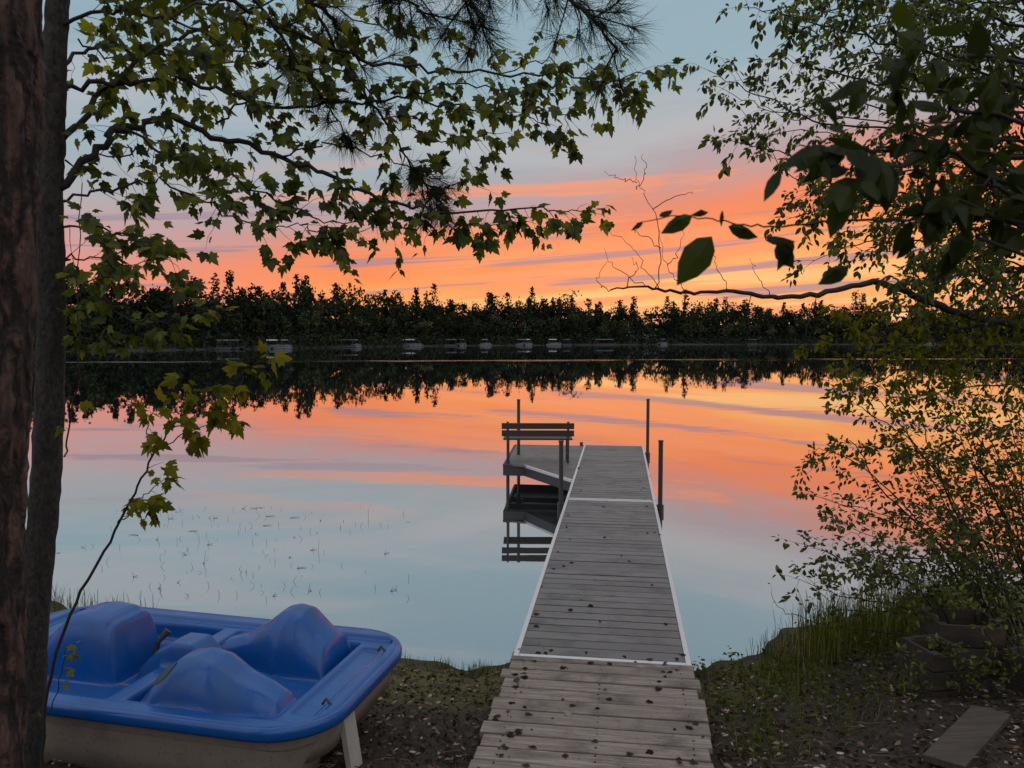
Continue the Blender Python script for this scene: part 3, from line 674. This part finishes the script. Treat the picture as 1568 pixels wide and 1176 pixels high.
# ---------------------------------------------------------------- near dogwood overhanging from the right
dog=empty('dogwood_tree'); a=Acc(); lv=[]
tx=1.55; tube(a,catmull([(tx,1.5,gz(tx,1.5)-.1),(tx-.03,1.5,2.0),(tx-.08,1.5,2.9),(tx-.15,1.5,4.0)],6),(.04,.018),10)
J1=np.array([tx-.07,1.5,2.75]); J2=np.array([tx-.09,1.5,3.1])
NB=[[(1500,260),(1420,235),(1350,235),(1280,215),(1225,222)],[(1520,180),(1450,140),(1390,115),(1340,125)],[(1520,330),(1440,290),(1400,255),(1330,260)],[(1540,90),(1470,90),(1400,60)],[(1540,380),(1500,350),(1450,330)],[(1540,240),(1480,190),(1400,190)],[(1540,130),(1490,150),(1450,230)],[(1550,300),(1520,280),(1470,290)]]
for i,l in enumerate(NB):
    J=J2 if i in(1,3,5,6) else J1
    y1=rng.uniform(1.1,1.5); grow(a,lv,[J]+pts(l,1.4,y1),(.005,.0012),.07,.06,.001,start=.3,nl=(1,3),size=.070,droop=.3,flat=1.2,down=.5,jit=.004)
sp_=[J1]+pts([(1480,320),(1400,335),(1300,337),(1220,345),(1160,346),(1100,338),(1040,330),(975,342)],1.5,1.45)
grow(a,lv,sp_,(.0035,.0008),1,1,.1,bare=True,jit=.0015)
def lf_(u,v,du,dv,y=1.45,tiltn=.0):
    p0=S(u,v,y); p1=S(u+du,v+dv,y+.01); d=p1-p0
    lv.append((p0,unit(d),unit(np.array([rng.normal(0,.35),-.8,.3+tiltn+rng.normal(0,.35)])),np.linalg.norm(d)))
for q in [(1090,362,-52,76),(1115,347,52,12),(1215,368,-22,48),(1172,368,48,-2),(1106,322,2,26),(1060,330,-50,22),(985,340,-20,12),(1300,408,-48,20),(1085,325,-28,-2),(1190,372,25,40),(1010,332,20,-14),(1265,222,-70,35,1.3),(1300,225,-60,60,1.3)]: lf_(*q)
a.obj('branches',twigb,dog,True); build_leaves(lv,OVATE,'leaves',leafmat('dogwood_leaf',[(0,(.013,.020,.005)),(1,(.042,.055,.011))],.4,gloss=.015),dog)
# ---------------------------------------------------------------- grass
def blades(acc,x,y,n,hmin,hmax,spread,w=.004,lean=.35):
    for i in range(n):
        px,py=x+rng.normal(0,spread),y+rng.normal(0,spread); z=gz(px,py)-.01
        h_=rng.uniform(hmin,hmax); an=rng.uniform(0,6.283); l=np.array([math.cos(an),math.sin(an),0]); sd=np.array([-l[1],l[0],0])*w
        b=np.array([px,py,z]); lk=lean*rng.uniform(.2,1.3)*h_
        p1=b+l*lk*.25+np.array([0,0,h_*.5]); p2=b+l*lk*.6+np.array([0,0,h_*.82]); p3=b+l*lk+np.array([0,0,h_*rng.uniform(.85,1)])
        acc.add([b-sd,b+sd,p1-sd*.9,p1+sd*.9,p2-sd*.6,p2+sd*.6,p3],[(0,1,3,2),(2,3,5,4),(4,5,6)])
a=Acc()
for i in range(85):
    x=rng.uniform(1.9,4.2); y=np.interp(x,SX,SY)-rng.uniform(-.1,.95); blades(a,x,y,24,.10,.44 if x>2.3 else .20,.08,.003)
for i in range(46):
    x=rng.uniform(-.95,.3); y=np.interp(x,SX,SY)-rng.uniform(-.02,.18); blades(a,x,y,12,.03,.10,.05,.002)
for i in range(120):
    x=rng.uniform(1.3,3.8); y=np.interp(x,SX,SY)-rng.uniform(.1,2.0); blades(a,x,y,14,.03,.15,.08,.0022,.7)
for i in range(26):
    x=rng.uniform(-5.5,-3.6); y=np.interp(x,SX,SY)-rng.uniform(-.05,.6); blades(a,x,y,16,.08,.28,.1,.003)
for i in range(60): 
    x=rng.uniform(-1.1,.2); y=rng.uniform(3.6,6.0); blades(a,x,y,6,.02,.06,.05,.0018,.8)
a.obj('grass',leafmat('grass_blade',[(0,(.035,.05,.009)),(.6,(.08,.095,.02)),(.85,(.15,.14,.04)),(1,(.24,.19,.10))],.3))
lv=[]
for i in range(260):
    x=rng.uniform(1.35,3.8); y=np.interp(x,SX,SY)-rng.uniform(.0,1.9); z=gz(x,y)
    for k in range(7):
        d=rng.normal(size=3); d[2]=abs(d[2])*.5; lv.append((np.array([x,y,z+rng.uniform(.01,.10)])+rng.normal(0,.03,3),unit(d),unit(np.array([0,0,1])+rng.normal(0,.4,3)),rng.uniform(.02,.05)))
build_leaves(lv,OVATE,'ground_plants',leafmat('weed_leaf',[(0,(.03,.042,.008)),(1,(.10,.115,.022))],.3))
lv=[]
for i in range(17000):
    x=rng.uniform(-3.5,4.2); y=rng.uniform(2.8,6.6)
    if y>np.interp(x,SX,SY)-.10: continue
    lv.append((np.array([x,y,gz(x,y)+rng.uniform(.004,.022)]),unit(np.array([*rng.normal(size=2),rng.normal(0,.2)])),unit(np.array([0,0,1])+rng.normal(0,.4,3)),rng.uniform(.012,.055)))
build_leaves(lv,OVATE,'leaf_litter',leafmat('dead_leaf',[(0,(.018,.011,.008)),(.55,(.060,.037,.025)),(.85,(.15,.10,.072)),(1,(.42,.34,.29))],.05))
lv=[]
for i in range(190):
    s_=rng.uniform(-2.6,.2) if i<130 else rng.uniform(0,9); xl=rng.uniform(-.6,.6) if rng.random()<.6 else rng.choice([-1,1])*rng.uniform(.4,.6)
    wx=.605+xl*ca+s_*-sa*1.0; wy=5.11+s_*ca+xl*sa
    lv.append((np.array([wx,wy,DECK+.008]),unit(np.array([*rng.normal(size=2),.05])),unit(np.array([0,0,1])+rng.normal(0,.3,3)),rng.uniform(.012,.055)))
build_leaves(lv,MAPLE,'fallen_leaves',leafmat('deck_leaf',[(0,(.02,.013,.009)),(.85,(.06,.034,.022)),(1,(.30,.23,.16))],.05))
a=Acc()
for i in range(150):
    x=rng.uniform(-1.2,3.6); y=rng.uniform(3.4,6.3)
    if y>np.interp(x,SX,SY): continue
    an=rng.uniform(0,6.28); l=rng.uniform(.05,.25); P_=[(x+math.cos(an)*l*k+rng.normal(0,.008),y+math.sin(an)*l*k+rng.normal(0,.008),gz(x+math.cos(an)*l*k,y+math.sin(an)*l*k)+.012) for k in (0,.35,.7,1)]
    tube(a,P_,[.004,.0035,.003,.0015],4,False)
a.obj('fallen_twigs',simple('dry_twig',(.11,.08,.06),.9,.3,30))
a=Acc()
for i in range(150):
    k=rng.random(); Y_=7.8+4.6*k**1.2; x=-Y_*(.37+rng.normal(0,.10)); h_=rng.uniform(.01,.07); ln=rng.normal(0,.03)
    if x/Y_>-.1: continue
    if rng.random()<.1: h_*=2.6
    P_=[(x-ln*.3,Y_,-.05),(x+ln*.5,Y_+.02,h_*.5),(x+ln*1.1,Y_,h_)]
    tube(a,P_,[.0022,.0018,.001],4,False)
    if rng.random()<.25:
        dx=rng.normal(0,.07); tube(a,[(x,Y_,.004),(x+dx*.6,Y_+.03,.008),(x+dx,Y_+.02,.012)],[.003,.003,.001],4,False)
a.obj('water_reeds',simple('reed_stalk',(.05,.045,.035),.8,.3))
# ---------------------------------------------------------------- crates and plank
cw=boardmat('old_crate_wood',(.018,.012,.008),(.055,.037,.026))
def crate(x,y,rz,sx,sy,h_):
    c=empty('wooden_crate',(x,y,gz(x,y)-.05),rz); a=Acc()
    for k in range(3):
        zz=h_*(k+.5)/3; hh_=h_/3-.012
        for sgn in(-1,1): box(a,(0,sgn*sy/2,zz),(sx+.02,.022,hh_)); box(a,(sgn*(sx/2-.002),0,zz),(.022,sy-.026,hh_))
    for k in range(4): box(a,(0,-sy/2+sy*(k+.5)/4,.012),(sx-.03,sy/4-.02,.02))
    a.obj('slats',cw,c); a=Acc()
    for i in(-1,1):
        for j in(-1,1): box(a,(i*(sx/2-.03),j*(sy/2-.03),h_/2),(.035,.035,h_-.01))
    a.obj('corner_posts',cw,c)
crate(2.80,4.98,.2,.25,.28,.38); crate(3.16,5.3,-.15,.40,.34,.48); crate(3.42,4.85,.3,.3,.28,.28)
dw=boardmat('old_plank_wood',(.036,.026,.019),(.10,.074,.056))
a=Acc(); px,py=2.52,4.12
box(a,(px,py,gz(px,py)+.03),(.80,.20,.04),rotz(.75)@rotx(-.08)); box(a,(px+.33,py-.1,gz(px+.3,py-.1)+.02),(.7,.14,.04),rotz(.95))
a.obj('wooden_plank',dw)
print('LEAVES',nmaple,nb_,ns,nq)
